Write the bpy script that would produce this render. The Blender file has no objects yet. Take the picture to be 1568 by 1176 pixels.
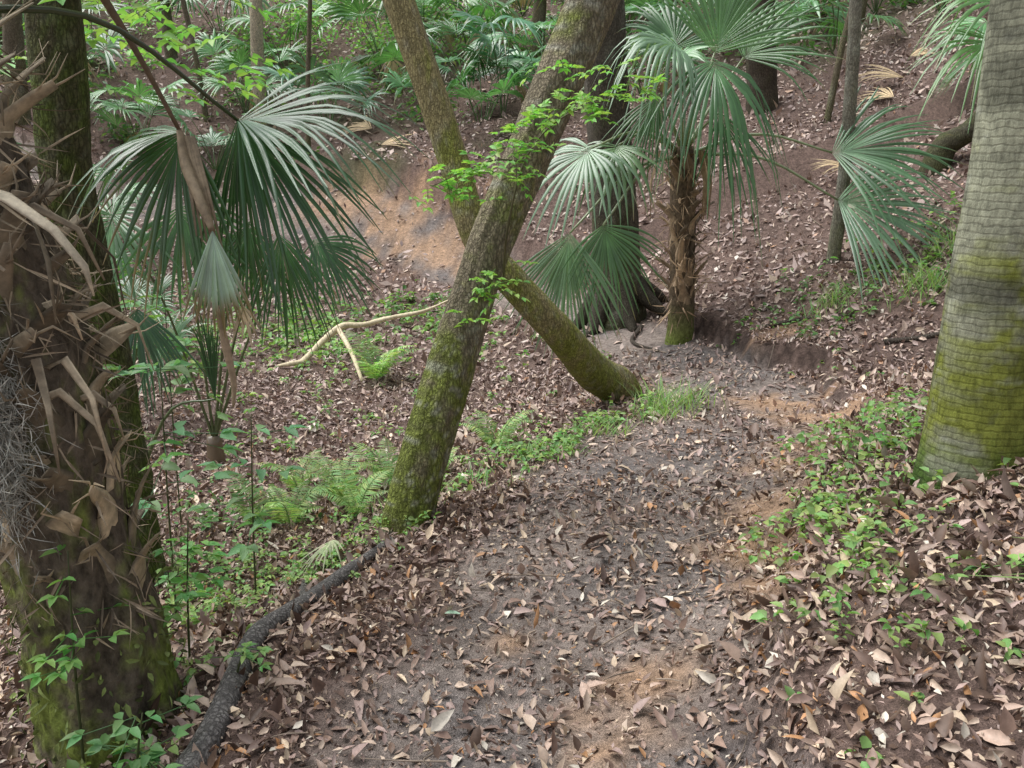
import bpy, math, numpy as np
from mathutils import Vector
rng=np.random.default_rng(7)
def V3(*a): return np.array(a,float)
def nrm(v):
    v=np.asarray(v,float); return v/np.maximum(np.linalg.norm(v,axis=-1,keepdims=True),1e-9)
# ------------------------------------------------------------ terrain
CT="""0,2.1,-0.06;0.28,2.78,-0.12;0.51,3.7,-0.18;1.13,5.2,-0.32;1.99,6.8,-0.47;2.07,8.3,-0.52;1.66,9.8,-0.63;1.08,12,-0.62;-0.26,14,-0.34;-1.57,15.5,0.15;-3.03,16.5,0.61;-4.95,17.2,0.69;-7.67,17.5,0.61;-0.93,2.3,-0.12;-0.88,3.2,-0.17;-0.57,4.2,-0.24;0.26,5.7,-0.36;1.21,7,-0.47;-1.66,7.2,-0.96;-0.55,8.2,-0.9;-2.69,8.8,-0.94;-1.93,10.5,-0.84;-3.06,13,-0.71;-4,10.5,-0.92;-3.84,15,-0.37;-1.2,3.9,-0.46;-1.8,5,-0.6;-1.21,2.9,-0.2;-1.35,2.45,-0.23;-2.26,3.9,-0.46;-3.74,8,-0.84;1.16,3.5,-0.11;0.72,2.65,-0.04;0.42,2.2,-0.06;2.49,6,-0.32;3.55,7.5,-0.43;0.97,2.4,0.12;1.15,1.95,0.22;1.34,3.1,0.12;1.9,3.3,0.34;1.515,2.5,0.3;2.29,4.6,0.065;3.09,6,-0.11;3.9,8,-0.44;4.04,8.4,-0.14;3.47,9.6,-0.09;3.09,9.5,-0.43;2.97,10.5,-0.18;4.68,12,0.67;6.94,15.5,2.6;3.83,14,1.02;5.89,11,1.15;3.48,18,2.76;9.15,21,5.05;0,27,6;-7.33,27,6;-12.57,26,5.87;-2.56,19,2.16;-7.1,20,2.13;-5.54,23,3.7;-0.42,16.5,1.15;1.28,14.5,-0.09;-6.5,18,0.96;-8.7,17,0.88;-6.1,12.5,-0.33;0,0,0;0,-3,.2;-2,0,-.2;3,0,.6;5,0,1.2;5,4,1.3;8,8,2;12,14,5.5;14,22,9;-5,2,-.7;-8,6,-.8;-10,12,.2;-14,20,4;-14,10,1.5;0,34,9;-14,32,9;14,32,11"""
A=np.array([[float(q) for q in s.split(',')] for s in CT.split(';')])
n=len(A)
phi=lambda r2: np.sqrt(r2+.2)
D=((A[:,None,:2]-A[None,:,:2])**2).sum(2)
M=np.zeros((n+3,n+3));M[:n,:n]=phi(D)-np.eye(n)*0.03;M[:n,n]=1;M[:n,n+1:]=A[:,:2];M[n,:n]=1;M[n+1:,:n]=A[:,:2].T
w=np.linalg.solve(M,np.r_[A[:,2],0,0,0])
def hsh(i,j,s):
    q=np.sin(i*127.1+j*311.7+s*74.7)*43758.5453
    return q-np.floor(q)
def vn(x,y,s=0):
    xi=np.floor(x);yi=np.floor(y);fx=x-xi;fy=y-yi
    fx=fx*fx*(3-2*fx);fy=fy*fy*(3-2*fy)
    return (hsh(xi,yi,s)*(1-fx)+hsh(xi+1,yi,s)*fx)*(1-fy)+(hsh(xi,yi+1,s)*(1-fx)+hsh(xi+1,yi+1,s)*fx)*fy
def fbm(x,y,s=0,o=4):
    r=0;a=.5;t=0
    for k in range(o):
        r=r+a*vn(x,y,s+k);t+=a;x=x*2.03+3.1;y=y*2.03+1.7;a*=.5
    return r/t
def H0(x,y):
    out=np.empty(len(x))
    for k in range(0,len(x),40000):
        xx=x[k:k+40000];yy=y[k:k+40000]
        out[k:k+40000]=phi((xx[:,None]-A[None,:,0])**2+(yy[:,None]-A[None,:,1])**2)@w[:n]+w[n]+w[n+1]*xx+w[n+2]*yy
    return out
PATH=np.array([(0.1,-3,.6),(0.05,1,.6),(.05,2.1,.6),(.22,2.78,.6),(.42,3.7,.68),(1.0,5.2,.8),(1.9,6.8,.8),(2.15,8.2,.75),(1.66,9.8,.6),(1.08,12,.6),(-.26,14,.6),(-1.57,15.5,.75),(-3.03,16.4,.8),(-4.95,17.1,.8),(-7.7,17.5,.7),(-14,18,.7)])
def pathraw(x,y):
    best=np.full(len(x),-9.)
    for a,b in zip(PATH[:-1],PATH[1:]):
        d=b[:2]-a[:2];L2=d@d
        t=np.clip(((x-a[0])*d[0]+(y-a[1])*d[1])/L2,0,1)
        dist=np.hypot(x-a[0]-t*d[0],y-a[1]-t*d[1]);wd=a[2]+(b[2]-a[2])*t
        best=np.maximum(best,1-dist/wd)
    return best
def pathmask(x,y):
    m=pathraw(x,y)+(fbm(x*1.6,y*1.6,21)-.5)*.9
    return np.clip(m*2.6+.35,0,1)
def H(x,y):
    x=np.atleast_1d(np.asarray(x,float));y=np.atleast_1d(np.asarray(y,float))
    cx=np.clip(x,-22,22);cy=np.clip(y,-6,40)
    z=H0(cx,cy)
    z+= (fbm(x*1.1,y*1.1,3)-.5)*.14+(fbm(x*5,y*5,9,3)-.5)*.035
    r=pathraw(x,y)+(fbm(x*2.3,y*2.3,91)-.5)*.5
    k=np.clip(-(r+.05)*4.5,0,1);k=k*k*(3-2*k)
    side=np.where((y>14)&(y<18),.4*(y>np.interp(x,[-8,-3,-1.5,-.3],[17.5,16.4,15.5,14])),0)
    rs=(x>np.interp(y,[0,2.8,3.7,5.2,6.8,9],[.1,.25,.42,1,1.9,2]))&(y<10.5)
    z+=k*(np.where(rs,.10+.12*np.clip((y-6)/3,0,1),0)+side)
    return np.clip(z,-2,13)
def h1(x,y): return float(H(x,y)[0])
OR=[(.25,2.2,.22),(.95,3.1,.22),(1.12,3.55,.28),(1.30,4.1,.28),(1.7,4.8,.28),(2.05,5.4,.36),(2.4,6.5,.5),(2.35,7.3,.45),(-1.2,15.3,.85),(-2.2,16.1,.95),(-.8,14.8,.5),(-3.1,16.8,.8),(.0,2.9,.12),(.5,2.6,.17),(1.5,8.7,.22),(2.9,9.2,.3)]
def orange(x,y):
    m=np.zeros(len(x))
    for a,b,r in OR: m=np.maximum(m,1-np.hypot(x-a,y-b)/(r*1.4))
    return np.clip((m+(fbm(x*3.5,y*3.5,33)-.5)*1.7)*1.7-.3,0,1)*(m>0)*np.clip(.45+fbm(x*14,y*14,34,3),0,1)

class MB:
    def __init__(s): s.V=[];s.C=[];s.L=[];s.S=[];s.M=[];s.o=0
    def add(s,V,F,col,mat=0):
        V=np.asarray(V,float).reshape(-1,3);k=len(V)
        col=np.asarray(col,float)
        if col.ndim==1: col=np.tile(col,(k,1))
        s.V.append(V);s.C.append(col.reshape(-1,3))
        for f in (F if isinstance(F,list) else [F]):
            f=np.asarray(f,int)
            s.L.append((f+s.o).ravel());s.S.append(np.full(len(f),f.shape[1]));s.M.append(np.full(len(f),mat))
        s.o+=k
    def build(s,name,mats,smooth=True,parent=None):
        me=bpy.data.meshes.new(name)
        V=np.concatenate(s.V);L=np.concatenate(s.L);S=np.concatenate(s.S);C=np.concatenate(s.C);Mi=np.concatenate(s.M)
        me.vertices.add(len(V));me.vertices.foreach_set("co",V.ravel())
        me.loops.add(len(L));me.loops.foreach_set("vertex_index",L.astype(np.int32))
        me.polygons.add(len(S));st=np.r_[0,np.cumsum(S)[:-1]];me.polygons.foreach_set("loop_start",st.astype(np.int32))
        me.polygons.foreach_set("material_index",Mi.astype(np.int32))
        me.polygons.foreach_set("use_smooth",np.full(len(S),smooth))
        for m in mats: me.materials.append(m)
        me.update(calc_edges=True);me.validate()
        at=me.color_attributes.new("Col",'FLOAT_COLOR','POINT')
        at.data.foreach_set("color",np.c_[np.clip(C,0,1),np.ones(len(C))].astype(np.float32).ravel())
        o=bpy.data.objects.new(name,me);bpy.context.collection.objects.link(o)
        if parent: o.parent=parent
        return o

# ------------------------------------------------------------ materials
def mat(name,rough=.7,lo=.6,hi=1.3,sc=(20,20,20),bump=.0,bd=.01,trans=0,spec=.5,kind=None):
    m=bpy.data.materials.new(name);m.use_nodes=True;nt=m.node_tree;N=nt.nodes;Lk=nt.links
    bs=N['Principled BSDF'];out=N['Material Output']
    bs.inputs['Roughness'].default_value=rough;bs.inputs['Specular IOR Level'].default_value=spec
    at=N.new('ShaderNodeAttribute');at.attribute_name="Col"
    tc=N.new('ShaderNodeTexCoord');mp=N.new('ShaderNodeMapping');mp.inputs['Scale'].default_value=sc
    Lk.new(tc.outputs['Object'],mp.inputs['Vector'])
    no=N.new('ShaderNodeTexNoise');no.inputs['Scale'].default_value=1;no.inputs['Detail'].default_value=8;no.inputs['Roughness'].default_value=.65
    Lk.new(mp.outputs['Vector'],no.inputs['Vector'])
    def MR(src,a,b,c,d):
        r=N.new('ShaderNodeMapRange');r.inputs['From Min'].default_value=a;r.inputs['From Max'].default_value=b;r.inputs['To Min'].default_value=c;r.inputs['To Max'].default_value=d
        Lk.new(src,r.inputs['Value']);return r.outputs['Result']
    def MUL(a,b):
        r=N.new('ShaderNodeMath');r.operation='MULTIPLY';Lk.new(a,r.inputs[0]);Lk.new(b,r.inputs[1]);return r.outputs[0]
    hgt=no.outputs['Fac'];val=MR(no.outputs['Fac'],.3,.7,lo,hi)
    if kind=='bark':
        vo=N.new('ShaderNodeTexVoronoi');vo.feature='DISTANCE_TO_EDGE';vo.inputs['Scale'].default_value=1.6
        mx=N.new('ShaderNodeVectorMath');mx.operation='ADD';Lk.new(mp.outputs['Vector'],mx.inputs[0]);Lk.new(no.outputs['Color'],mx.inputs[1])
        Lk.new(mx.outputs[0],vo.inputs['Vector'])
        n2=N.new('ShaderNodeTexNoise');n2.inputs['Scale'].default_value=90;n2.inputs['Detail'].default_value=4;Lk.new(tc.outputs['Object'],n2.inputs['Vector'])
        val=MUL(MUL(val,MR(vo.outputs['Distance'],0,.2,.5,1)),MR(n2.outputs['Fac'],.3,.7,.75,1.3));hgt=val
    if kind=='ring':
        wv=N.new('ShaderNodeTexWave');wv.bands_direction='Z';wv.inputs['Scale'].default_value=11;wv.inputs['Distortion'].default_value=4;wv.inputs['Detail'].default_value=5;wv.inputs['Detail Scale'].default_value=1.3;wv.inputs['Detail Roughness'].default_value=.6
        Lk.new(tc.outputs['Object'],wv.inputs['Vector'])
        mp2=N.new('ShaderNodeMapping');mp2.inputs['Scale'].default_value=(60,60,20);Lk.new(tc.outputs['Object'],mp2.inputs['Vector'])
        n2=N.new('ShaderNodeTexNoise');n2.inputs['Scale'].default_value=1;n2.inputs['Detail'].default_value=8;n2.inputs['Roughness'].default_value=.7;Lk.new(mp2.outputs['Vector'],n2.inputs['Vector'])
        val=MUL(val,MUL(MR(wv.outputs['Fac'],0,.3,.74,1.02),MR(n2.outputs['Fac'],.32,.6,.55,1.15)));hgt=val
    if kind=='ground':
        vo=N.new('ShaderNodeTexVoronoi');vo.inputs['Scale'].default_value=45;vo.inputs['Randomness'].default_value=1
        mx=N.new('ShaderNodeVectorMath');mx.operation='MULTIPLY_ADD';mx.inputs[1].default_value=(.05,.05,.05);Lk.new(no.outputs['Color'],mx.inputs[0]);Lk.new(tc.outputs['Object'],mx.inputs[2])
        Lk.new(mx.outputs[0],vo.inputs['Vector'])
        sx=N.new('ShaderNodeSeparateColor');Lk.new(vo.outputs['Color'],sx.inputs['Color'])
        n2=N.new('ShaderNodeTexNoise');n2.inputs['Scale'].default_value=160;n2.inputs['Detail'].default_value=4;Lk.new(tc.outputs['Object'],n2.inputs['Vector'])
        val=MUL(MUL(val,MR(sx.outputs['Red'],0,1,.7,1.25)),MR(n2.outputs['Fac'],.3,.7,.65,1.4));hgt=val
    mm=N.new('ShaderNodeVectorMath');mm.operation='SCALE';Lk.new(at.outputs['Color'],mm.inputs[0]);Lk.new(val,mm.inputs['Scale'])
    Lk.new(mm.outputs[0],bs.inputs['Base Color'])
    if bump>0:
        b=N.new('ShaderNodeBump');b.inputs['Strength'].default_value=bump;b.inputs['Distance'].default_value=bd
        Lk.new(hgt,b.inputs['Height']);Lk.new(b.outputs['Normal'],bs.inputs['Normal'])
    if trans>0:
        tr=N.new('ShaderNodeBsdfTranslucent');ms=N.new('ShaderNodeMixShader');ms.inputs['Fac'].default_value=trans
        s2=N.new('ShaderNodeVectorMath');s2.operation='MULTIPLY';s2.inputs[1].default_value=(1.5,1.7,.8)
        Lk.new(mm.outputs[0],s2.inputs[0]);Lk.new(s2.outputs[0],tr.inputs['Color'])
        Lk.new(bs.outputs[0],ms.inputs[1]);Lk.new(tr.outputs[0],ms.inputs[2]);Lk.new(ms.outputs[0],out.inputs['Surface'])
    return m
mGround=mat("forest_soil",.95,.6,1.3,(14,14,14),.8,.02,kind='ground',spec=.15)
mLitter=mat("dry_leaf",.5,.75,1.2,(60,60,60),spec=.45)
mLeaf=mat("green_leaf",.5,.8,1.2,(9,9,9),trans=.32)
mFan=mat("palm_frond_green",.27,.8,1.15,(6,6,6),trans=.22,spec=1.0)
mDead=mat("dead_frond",.75,.6,1.25,(30,30,30),.4,.01)
mBark=mat("rough_bark",.9,.65,1.35,(34,34,11),.8,.02,kind='bark',spec=.2)
mRing=mat("ringed_palm_bark",.85,.8,1.2,(9,9,9),.6,.01,kind='ring',spec=.2)
mMoss=mat("mossy_fibre_bark",.95,.4,1.55,(34,34,20),1,.03,spec=.15)

# ------------------------------------------------------------ geometry helpers
def resample(P,R,k):
    P=np.asarray(P,float);R=np.asarray(R,float);m=len(P)
    Q=np.vstack([2*P[0]-P[1],P,2*P[-1]-P[-2]]);t=np.linspace(0,m-1,k);i=np.minimum(t.astype(int),m-2);f=(t-i)[:,None]
    a,b,c,d=Q[i],Q[i+1],Q[i+2],Q[i+3]
    out=.5*((2*b)+(-a+c)*f+(2*a-5*b+4*c-d)*f**2+(-a+3*b-3*c+d)*f**3)
    return out,np.interp(t,np.arange(m),R)
def tube(mb,P,R,k=24,seg=12,col=(.1,.08,.06),mat=0,rough=0,seed=0,colf=None,fine=0):
    C,r=resample(P,R,k)
    T=nrm(np.gradient(C,axis=0));u=np.cross(T[0],[0,1,0.3]);u=nrm(u);us=[]
    for t in T:
        u=nrm(u-t*(u@t));us.append(u)
    U=np.array(us);W=np.cross(T,U)
    a=np.linspace(0,2*np.pi,seg,endpoint=False)
    rr=np.tile(r[:,None],(1,seg))
    if rough>0:
        tt=np.arange(k)[:,None]*np.linalg.norm(C[1]-C[0])*6
        rr=rr*(1+rough*((fbm(np.cos(a)[None]*2+tt*.3+seed,np.sin(a)[None]*2+tt*.7,seed,3)-.5)*2))
        if fine>0: rr=rr*(1+fine*(fbm(np.cos(a)[None]*9+seed+tt*1.1,np.sin(a)[None]*9+tt*1.3,seed+9,3)-.5)*2)
    V=C[:,None]+rr[...,None]*(np.cos(a)[None,:,None]*U[:,None]+np.sin(a)[None,:,None]*W[:,None])
    V=V.reshape(-1,3)
    i,j=np.meshgrid(np.arange(k-1),np.arange(seg),indexing='ij');j2=(j+1)%seg
    F=np.stack([i*seg+j,i*seg+j2,(i+1)*seg+j2,(i+1)*seg+j],-1).reshape(-1,4)
    V=np.vstack([V,C[-1]]);cap=np.stack([(k-1)*seg+np.arange(seg),(k-1)*seg+(np.arange(seg)+1)%seg,np.full(seg,k*seg)],1)
    cc=colf(V) if colf else np.array(col,float)
    mb.add(V,[F,cap],cc,mat)
def strap(mb,P,wid,th,out,col,mat=0):
    P=np.asarray(P,float);k=len(P);T=nrm(np.gradient(P,axis=0));out=np.asarray(out,float)
    S=nrm(np.cross(T,out));O=nrm(np.cross(S,T))
    a=np.array([(-1,0.35),(-.5,.9),(.5,.9),(1,.35),(.5,-.2),(-.5,-.2)])
    wid=np.asarray(wid);th=np.asarray(th)
    V=P[:,None]+a[None,:,0,None]*wid[:,None,None]*S[:,None]+a[None,:,1,None]*th[:,None,None]*O[:,None]
    i,j=np.meshgrid(np.arange(k-1),np.arange(6),indexing='ij');j2=(j+1)%6
    F=np.stack([i*6+j,i*6+j2,(i+1)*6+j2,(i+1)*6+j],-1).reshape(-1,4)
    cap=np.array([[(k-1)*6+q for q in range(6)]])
    c=np.tile(np.array(col,float),(k*6,1))*rng.uniform(.7,1.2,(k*6,1))
    mb.add(V.reshape(-1,3),[F,cap],c,mat)
def leaves(mb,pos,X,Z,ln,wd,col,bend=.2,mat=0,simple=False,cup=.25):
    pos=np.asarray(pos,float);N=len(pos)
    if N==0:return
    X=nrm(X);Z=nrm(Z-X*(Z*X).sum(1,keepdims=True));Y=np.cross(Z,X)
    ln=np.broadcast_to(ln,(N,)).astype(float);wd=np.broadcast_to(wd,(N,)).astype(float);bend=np.broadcast_to(bend,(N,)).astype(float)
    if simple: T=np.array([(0,0,0),(.45,-.5,0),(1,0,0),(.5,.5,0)]);F=[np.array([[0,1,2,3]])]
    else:
        T=np.array([(0,0,0),(.3,.46,cup),(.3,0,0),(.3,-.46,cup),(.65,.36,cup*.8),(.65,0,0),(.65,-.36,cup*.8),(1,0,0)])
        F=[np.array([[0,3,2],[0,2,1],[5,6,7],[4,5,7]]),np.array([[2,3,6,5],[1,2,5,4]])]
    V=pos[:,None]+T[None,:,0,None]*ln[:,None,None]*X[:,None]+T[None,:,1,None]*wd[:,None,None]*Y[:,None]+(T[None,:,2]*wd[:,None]-bend[:,None]*ln[:,None]*T[None,:,0]**2)[...,None]*Z[:,None]
    k=len(T);off=(np.arange(N)*k)[:,None,None]
    FF=[(f[None]+off).reshape(-1,f.shape[1]) for f in F]
    col=np.asarray(col,float)
    if col.ndim==1: col=np.tile(col,(N,1))
    mb.add(V.reshape(-1,3),FF,np.repeat(col,k,0),mat)
def rdir(N,zs=1):
    v=rng.normal(size=(N,3));v[:,2]*=zs;return nrm(v)
def greens(N,base,var=.3):
    b=np.array(base)[None]*rng.uniform(1-var,1+var,(N,1));b[:,0]*=rng.uniform(.75,1.35,N);return b
def fan(mb,hub,D,Nn,r,n=30,span=2.0,split=.45,g=.25,col=(.045,.11,.03),costa=.15,secs=6,tip=.3,cup=.12,mat=0,dead=0,hw=1.15):
    hub=np.asarray(hub,float);D=nrm(V3(*D));Nn=nrm(V3(*Nn));Nn=nrm(Nn-D*(Nn@D));S=np.cross(Nn,D)
    n=int(n*.85)
    th=np.linspace(-span,span,n)+rng.normal(0,.3*span/n,n);dth=2*span/n
    s=np.linspace(0,1,secs)
    d=np.cos(th)[:,None]*D+np.sin(th)[:,None]*S;e=-np.sin(th)[:,None]*D+np.cos(th)[:,None]*S
    ri=r*(.72+.28*np.cos(th*.6))*rng.uniform(.84,1.06,n)
    base=hub+D*costa*r*(1-np.abs(th)/span)[:,None]**1
    P=base[:,None]+d[:,None]*(ri[:,None]*s)[...,None]
    P=P+Nn*(cup*r*np.abs(np.sin(th))[:,None]*s)[...,None]
    P=P+Nn*(rng.normal(0,.035,n)[:,None]*r*s)[...,None]
    gz=g*rng.uniform(.6,1.4,n)[:,None]*r*s**2+tip*r*rng.uniform(.2,1.7,n)[:,None]*np.clip(s-split,0,1)**2*1.5
    P[...,2]-=gz
    P[...,0]+=(rng.normal(0,.1,n)[:,None]*r*np.clip(s-split,0,1)**2)
    w0=ri[:,None]*np.tan(dth/2)*hw
    W=np.where(s<split,w0*s,w0*split*np.clip((1-s)/(1-split),0,1)**.75)+.0015
    fold=.6
    Lp=P+e[:,None]*W[...,None];Rp=P-e[:,None]*W[...,None];Mp=P+Nn*(W*fold)[...,None]
    V=np.stack([Lp,Mp,Rp],2)
    q=np.arange(n*secs).reshape(n,secs)*3;a=q[:,:-1].ravel();b=q[:,1:].ravel()
    F=np.concatenate([np.stack([a,a+1,b+1,b],1),np.stack([a+1,a+2,b+2,b+1],1)])
    c=np.tile(np.array(col,float),(n,secs,3,1))*rng.uniform(.8,1.25,(n,1,1,1))
    c[:,:2]*=1.35
    br=(rng.random(n)<.35+dead)
    tc=np.array((.32,.24,.12));c[br,-1]=tc
    if dead>0: c[br,-2]=tc*.8
    mb.add(V.reshape(-1,3),F,c.reshape(-1,3),mat)
def petiole(mb,a,b,sag,r=.012,col=(.09,.16,.05),mat=0):
    a=np.asarray(a,float);b=np.asarray(b,float);m=(a+b)/2+V3(0,0,sag)
    tube(mb,[a,m,b],[r*1.5,r,r*.7],10,6,col,mat)
def palmetto(name,x,y,nf=7,r=.7,h=.7,R=.5,col=(.05,.12,.035),seg=22,z0=None,lean=(0,0)):
    mb=MB();z=h1(x,y)-.02 if z0 is None else z0;a0=rng.random()*6
    for i in range(nf):
        a=a0+i*2.4+rng.normal(0,.2);k=rng.uniform(.4,1.2);up=rng.uniform(.4,1.2)*h
        hub=V3(x+math.cos(a)*R*k+lean[0],y+math.sin(a)*R*k+lean[1],z+up)
        petiole(mb,(x,y,z),hub,.15*h,.01)
        Dd=(math.cos(a),math.sin(a),rng.uniform(-.3,1.4));cc=np.array(col)*rng.uniform(.7,1.6)
        fan(mb,hub,Dd,(-math.cos(a)*.4+rng.normal(0,.3),-math.sin(a)*.4-.3,.9),r*rng.uniform(.7,1.15),seg,rng.uniform(1.1,1.9),.5,rng.uniform(.05,.4),cc,tip=.4,secs=5)
    if rng.random()<.5:
        a=rng.random()*6.28;fan(mb,(x+math.cos(a)*R*.6,y+math.sin(a)*R*.6,z+h*.45),(math.cos(a)*.4,math.sin(a)*.4,-1),(math.cos(a),math.sin(a),.3),r*.7,14,.9,.4,.1,(.34,.25,.14),secs=5)
    return mb.build(name,[mFan])

# ------------------------------------------------------------ ground sheet
def axis(c,d0,g,lim):
    v=[0];d=d0
    while v[-1]<lim: v.append(v[-1]+d);d*=g
    return np.array(v)
ax=axis(0,.03,1.018,130);xs=np.concatenate([-ax[::-1][:-1],ax])+.2
ay=axis(0,.03,1.012,130);by=axis(0,.08,1.2,60);ys=np.concatenate([1.2-by[::-1][:-1],1.2+ay])
X,Y=np.meshgrid(xs,ys);x=X.ravel();y=Y.ravel();z=H(x,y)
pm=pathmask(x,y);om=orange(x,y)
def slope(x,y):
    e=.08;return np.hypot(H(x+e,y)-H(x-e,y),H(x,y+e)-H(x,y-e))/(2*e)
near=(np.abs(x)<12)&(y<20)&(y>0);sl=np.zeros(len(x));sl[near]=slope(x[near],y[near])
nz=fbm(x*2,y*2,50)[:,None];n2=fbm(x*9,y*9,51)[:,None];n3=fbm(x*30,y*30,52,2)[:,None]
lit=np.array((.21,.148,.125))*(.5+.6*nz+.5*n3)
pth=np.array((.36,.30,.265))*(.5+.5*n2+.5*n3)*(.75+.5*nz)
gray=np.clip((fbm(x*1.5,y*1.5,77)-.45)*6,0,1)[:,None]*np.clip(fbm(x*12,y*12,78)*2-.3,0,1)[:,None];pth=pth*(1-gray*.65)+np.array((.17,.165,.17))*(.6+.8*n3)*gray*.65
org=np.array((.60,.39,.25))*(.5+.5*n2+.5*n3)
c=lit*(1-pm[:,None])+pth*pm[:,None];c=c*(1-om[:,None]*.85)+org*om[:,None]*.85
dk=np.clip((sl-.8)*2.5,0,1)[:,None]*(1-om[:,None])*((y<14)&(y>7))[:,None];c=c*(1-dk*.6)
gm=np.clip((fbm(x*.7,y*.7,88)-.5)*4,0,1)[:,None]*(y>17)[:,None]*(1-pm[:,None]);c=c*(1-gm*.5)+np.array((.07,.12,.04))*gm*.5
nx,ny=len(xs),len(ys)
i,j=np.meshgrid(np.arange(ny-1),np.arange(nx-1),indexing='ij');q=(i*nx+j).ravel()
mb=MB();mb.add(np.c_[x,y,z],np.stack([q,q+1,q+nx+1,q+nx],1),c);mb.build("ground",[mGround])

def normals(x,y):
    e=.06;zx=(H(x+e,y)-H(x-e,y))/(2*e);zy=(H(x,y+e)-H(x,y-e))/(2*e);return nrm(np.c_[-zx,-zy,np.ones(len(x))])
# ------------------------------------------------------------ leaf litter
PAL=np.array([(.46,.335,.265),(.58,.45,.35),(.31,.21,.165),(.14,.09,.065),(.68,.54,.39),(.40,.29,.255),(.50,.27,.13),(.20,.135,.11),(.76,.69,.58),(.49,.37,.33)])
PW=np.array([.17,.15,.16,.14,.08,.11,.035,.08,.035,.04])
mb=MB()
for y0,y1,den,ln,simp,pk in [(1.0,5,1750,.042,False,.52),(1.0,7,1700,.018,True,.25),(5,10,760,.055,False,.58),(10,18,280,.082,True,.8),(18,30,75,.12,True,.8)]:
    area=.75*(y1**2-y0**2)+2.4*(y1-y0);N=int(area*den)
    yy=rng.uniform(y0,y1,N*2);keep=rng.random(N*2)<(.75*yy+1.2)/(.75*y1+1.2);yy=yy[keep][:N];N=len(yy)
    xx=rng.uniform(-1,1,N)*(.75*yy+1.2)
    p=pathmask(xx,yy);o=orange(xx,yy);cl=fbm(xx*2.2,yy*2.2,61)
    k=rng.random(N)<(1-pk*p)*(1-.5*o)*(.4+1.15*cl)
    xx=xx[k];yy=yy[k];N=len(xx);p=p[k];k=(slope(xx,yy)<np.where(yy<7,1.25,.9)+.3*rng.random(N));xx=xx[k];yy=yy[k];p=p[k];N=len(xx)
    nn=normals(xx,yy);tilt=rng.normal(0,.38,(N,3));tilt[p>.5]*=.6
    Z=nrm(nn+tilt);Xd=rdir(N)
    sz=ln*rng.lognormal(0,.34,N)
    col=PAL[rng.choice(len(PAL),N,p=PW)]*rng.uniform(.65,1.25,(N,1))
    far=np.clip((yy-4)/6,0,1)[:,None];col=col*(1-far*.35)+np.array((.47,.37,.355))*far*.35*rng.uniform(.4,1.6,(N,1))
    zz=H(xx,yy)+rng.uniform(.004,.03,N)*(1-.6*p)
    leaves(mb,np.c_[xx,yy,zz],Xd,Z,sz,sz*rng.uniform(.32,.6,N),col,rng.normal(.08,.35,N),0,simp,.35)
leaves(mb,[(-.27,3.05,h1(-.27,3.05)+.012)],[(1,.1,0.)],[(0,0,1.)],.07,.03,(.42,.62,.45),.1)
mb.build("leaf_litter",[mLitter])
# twigs
mb=MB()
for k in range(200):
    yy=1.6+rng.random()**1.3*13;xx=rng.uniform(-1,1)*(.7*yy+.5)
    L=rng.uniform(.06,.32)*(1+yy*.09);a=rng.random()*6.3;z=h1(xx,yy)+.015
    x2=xx+L*math.cos(a);y2=yy+L*math.sin(a);xm=(xx+x2)/2+rng.normal(0,.02);ym=(yy+y2)/2;z2=h1(x2,y2)+rng.uniform(.005,.03)
    tube(mb,[(xx,yy,z),(xm,ym,h1(xm,ym)+.02),(x2,y2,z2)],[.002+.0005*yy,.0018+.0004*yy,.001],6,5,np.array((.28,.22,.17))*rng.uniform(.5,1.6))
mb.build("fallen_twigs",[mDead])
mb=MB();bc=(.72,.62,.42)
tube(mb,[(-2.6,10.3,h1(-2.6,10.3)+.05),(-2.2,10.6,-.46),(-1.9,10.72,-.44),(-1.54,10.8,-.36),(-1.15,10.85,-.29),(-.8,11,-.16)],[.040,.042,.034,.03,.024,.012],30,8,bc,rough=.3,seed=1,fine=.1)
tube(mb,[(-2.2,10.6,-.46),(-1.95,10.1,-.66),(-1.74,9.6,h1(-1.74,9.6)+.02)],[.032,.029,.02],12,8,bc,rough=.2)
tube(mb,[(-2.6,10.3,h1(-2.6,10.3)+.05),(-2.75,10.2,h1(-2.75,10.2)+.06),(-2.95,10.3,h1(-2.95,10.3)+.04)],[.036,.028,.016],10,8,bc)
mb.build("fallen_branch",[mDead])
mb=MB()
R_=[(-.98,2.0),(-.94,2.27),(-.957,2.8),(-.9,3.1),(-.86,3.3),(-.76,3.7),(-.62,4.0)]
tube(mb,[(a,b,h1(a,b)+.028) for a,b in R_],[.046,.043,.04,.04,.036,.03,.022],60,12,(.26,.245,.235),rough=.3,seed=3,fine=.05)
tube(mb,[(-.86,3.3,h1(-.86,3.3)+.02),(-.98,3.6,h1(-.98,3.6)+.01),(-1.05,4,h1(-1.05,4)-.03)],[.034,.026,.018],20,8,(.24,.225,.21),rough=.3)
for pts in ([(2.9,9.55),(3.2,9.35),(3.6,8.9)],[(3.7,8.3),(4.1,8.1),(4.6,7.9)],[(1.7,11),(1.5,10.4),(1.75,9.9)]):
    tube(mb,[(a,b,h1(a,b)+.02) for a,b in pts],[.03,.025,.012],20,7,(.13,.11,.09),rough=.3)
mb.build("tree_root",[mBark])

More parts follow.
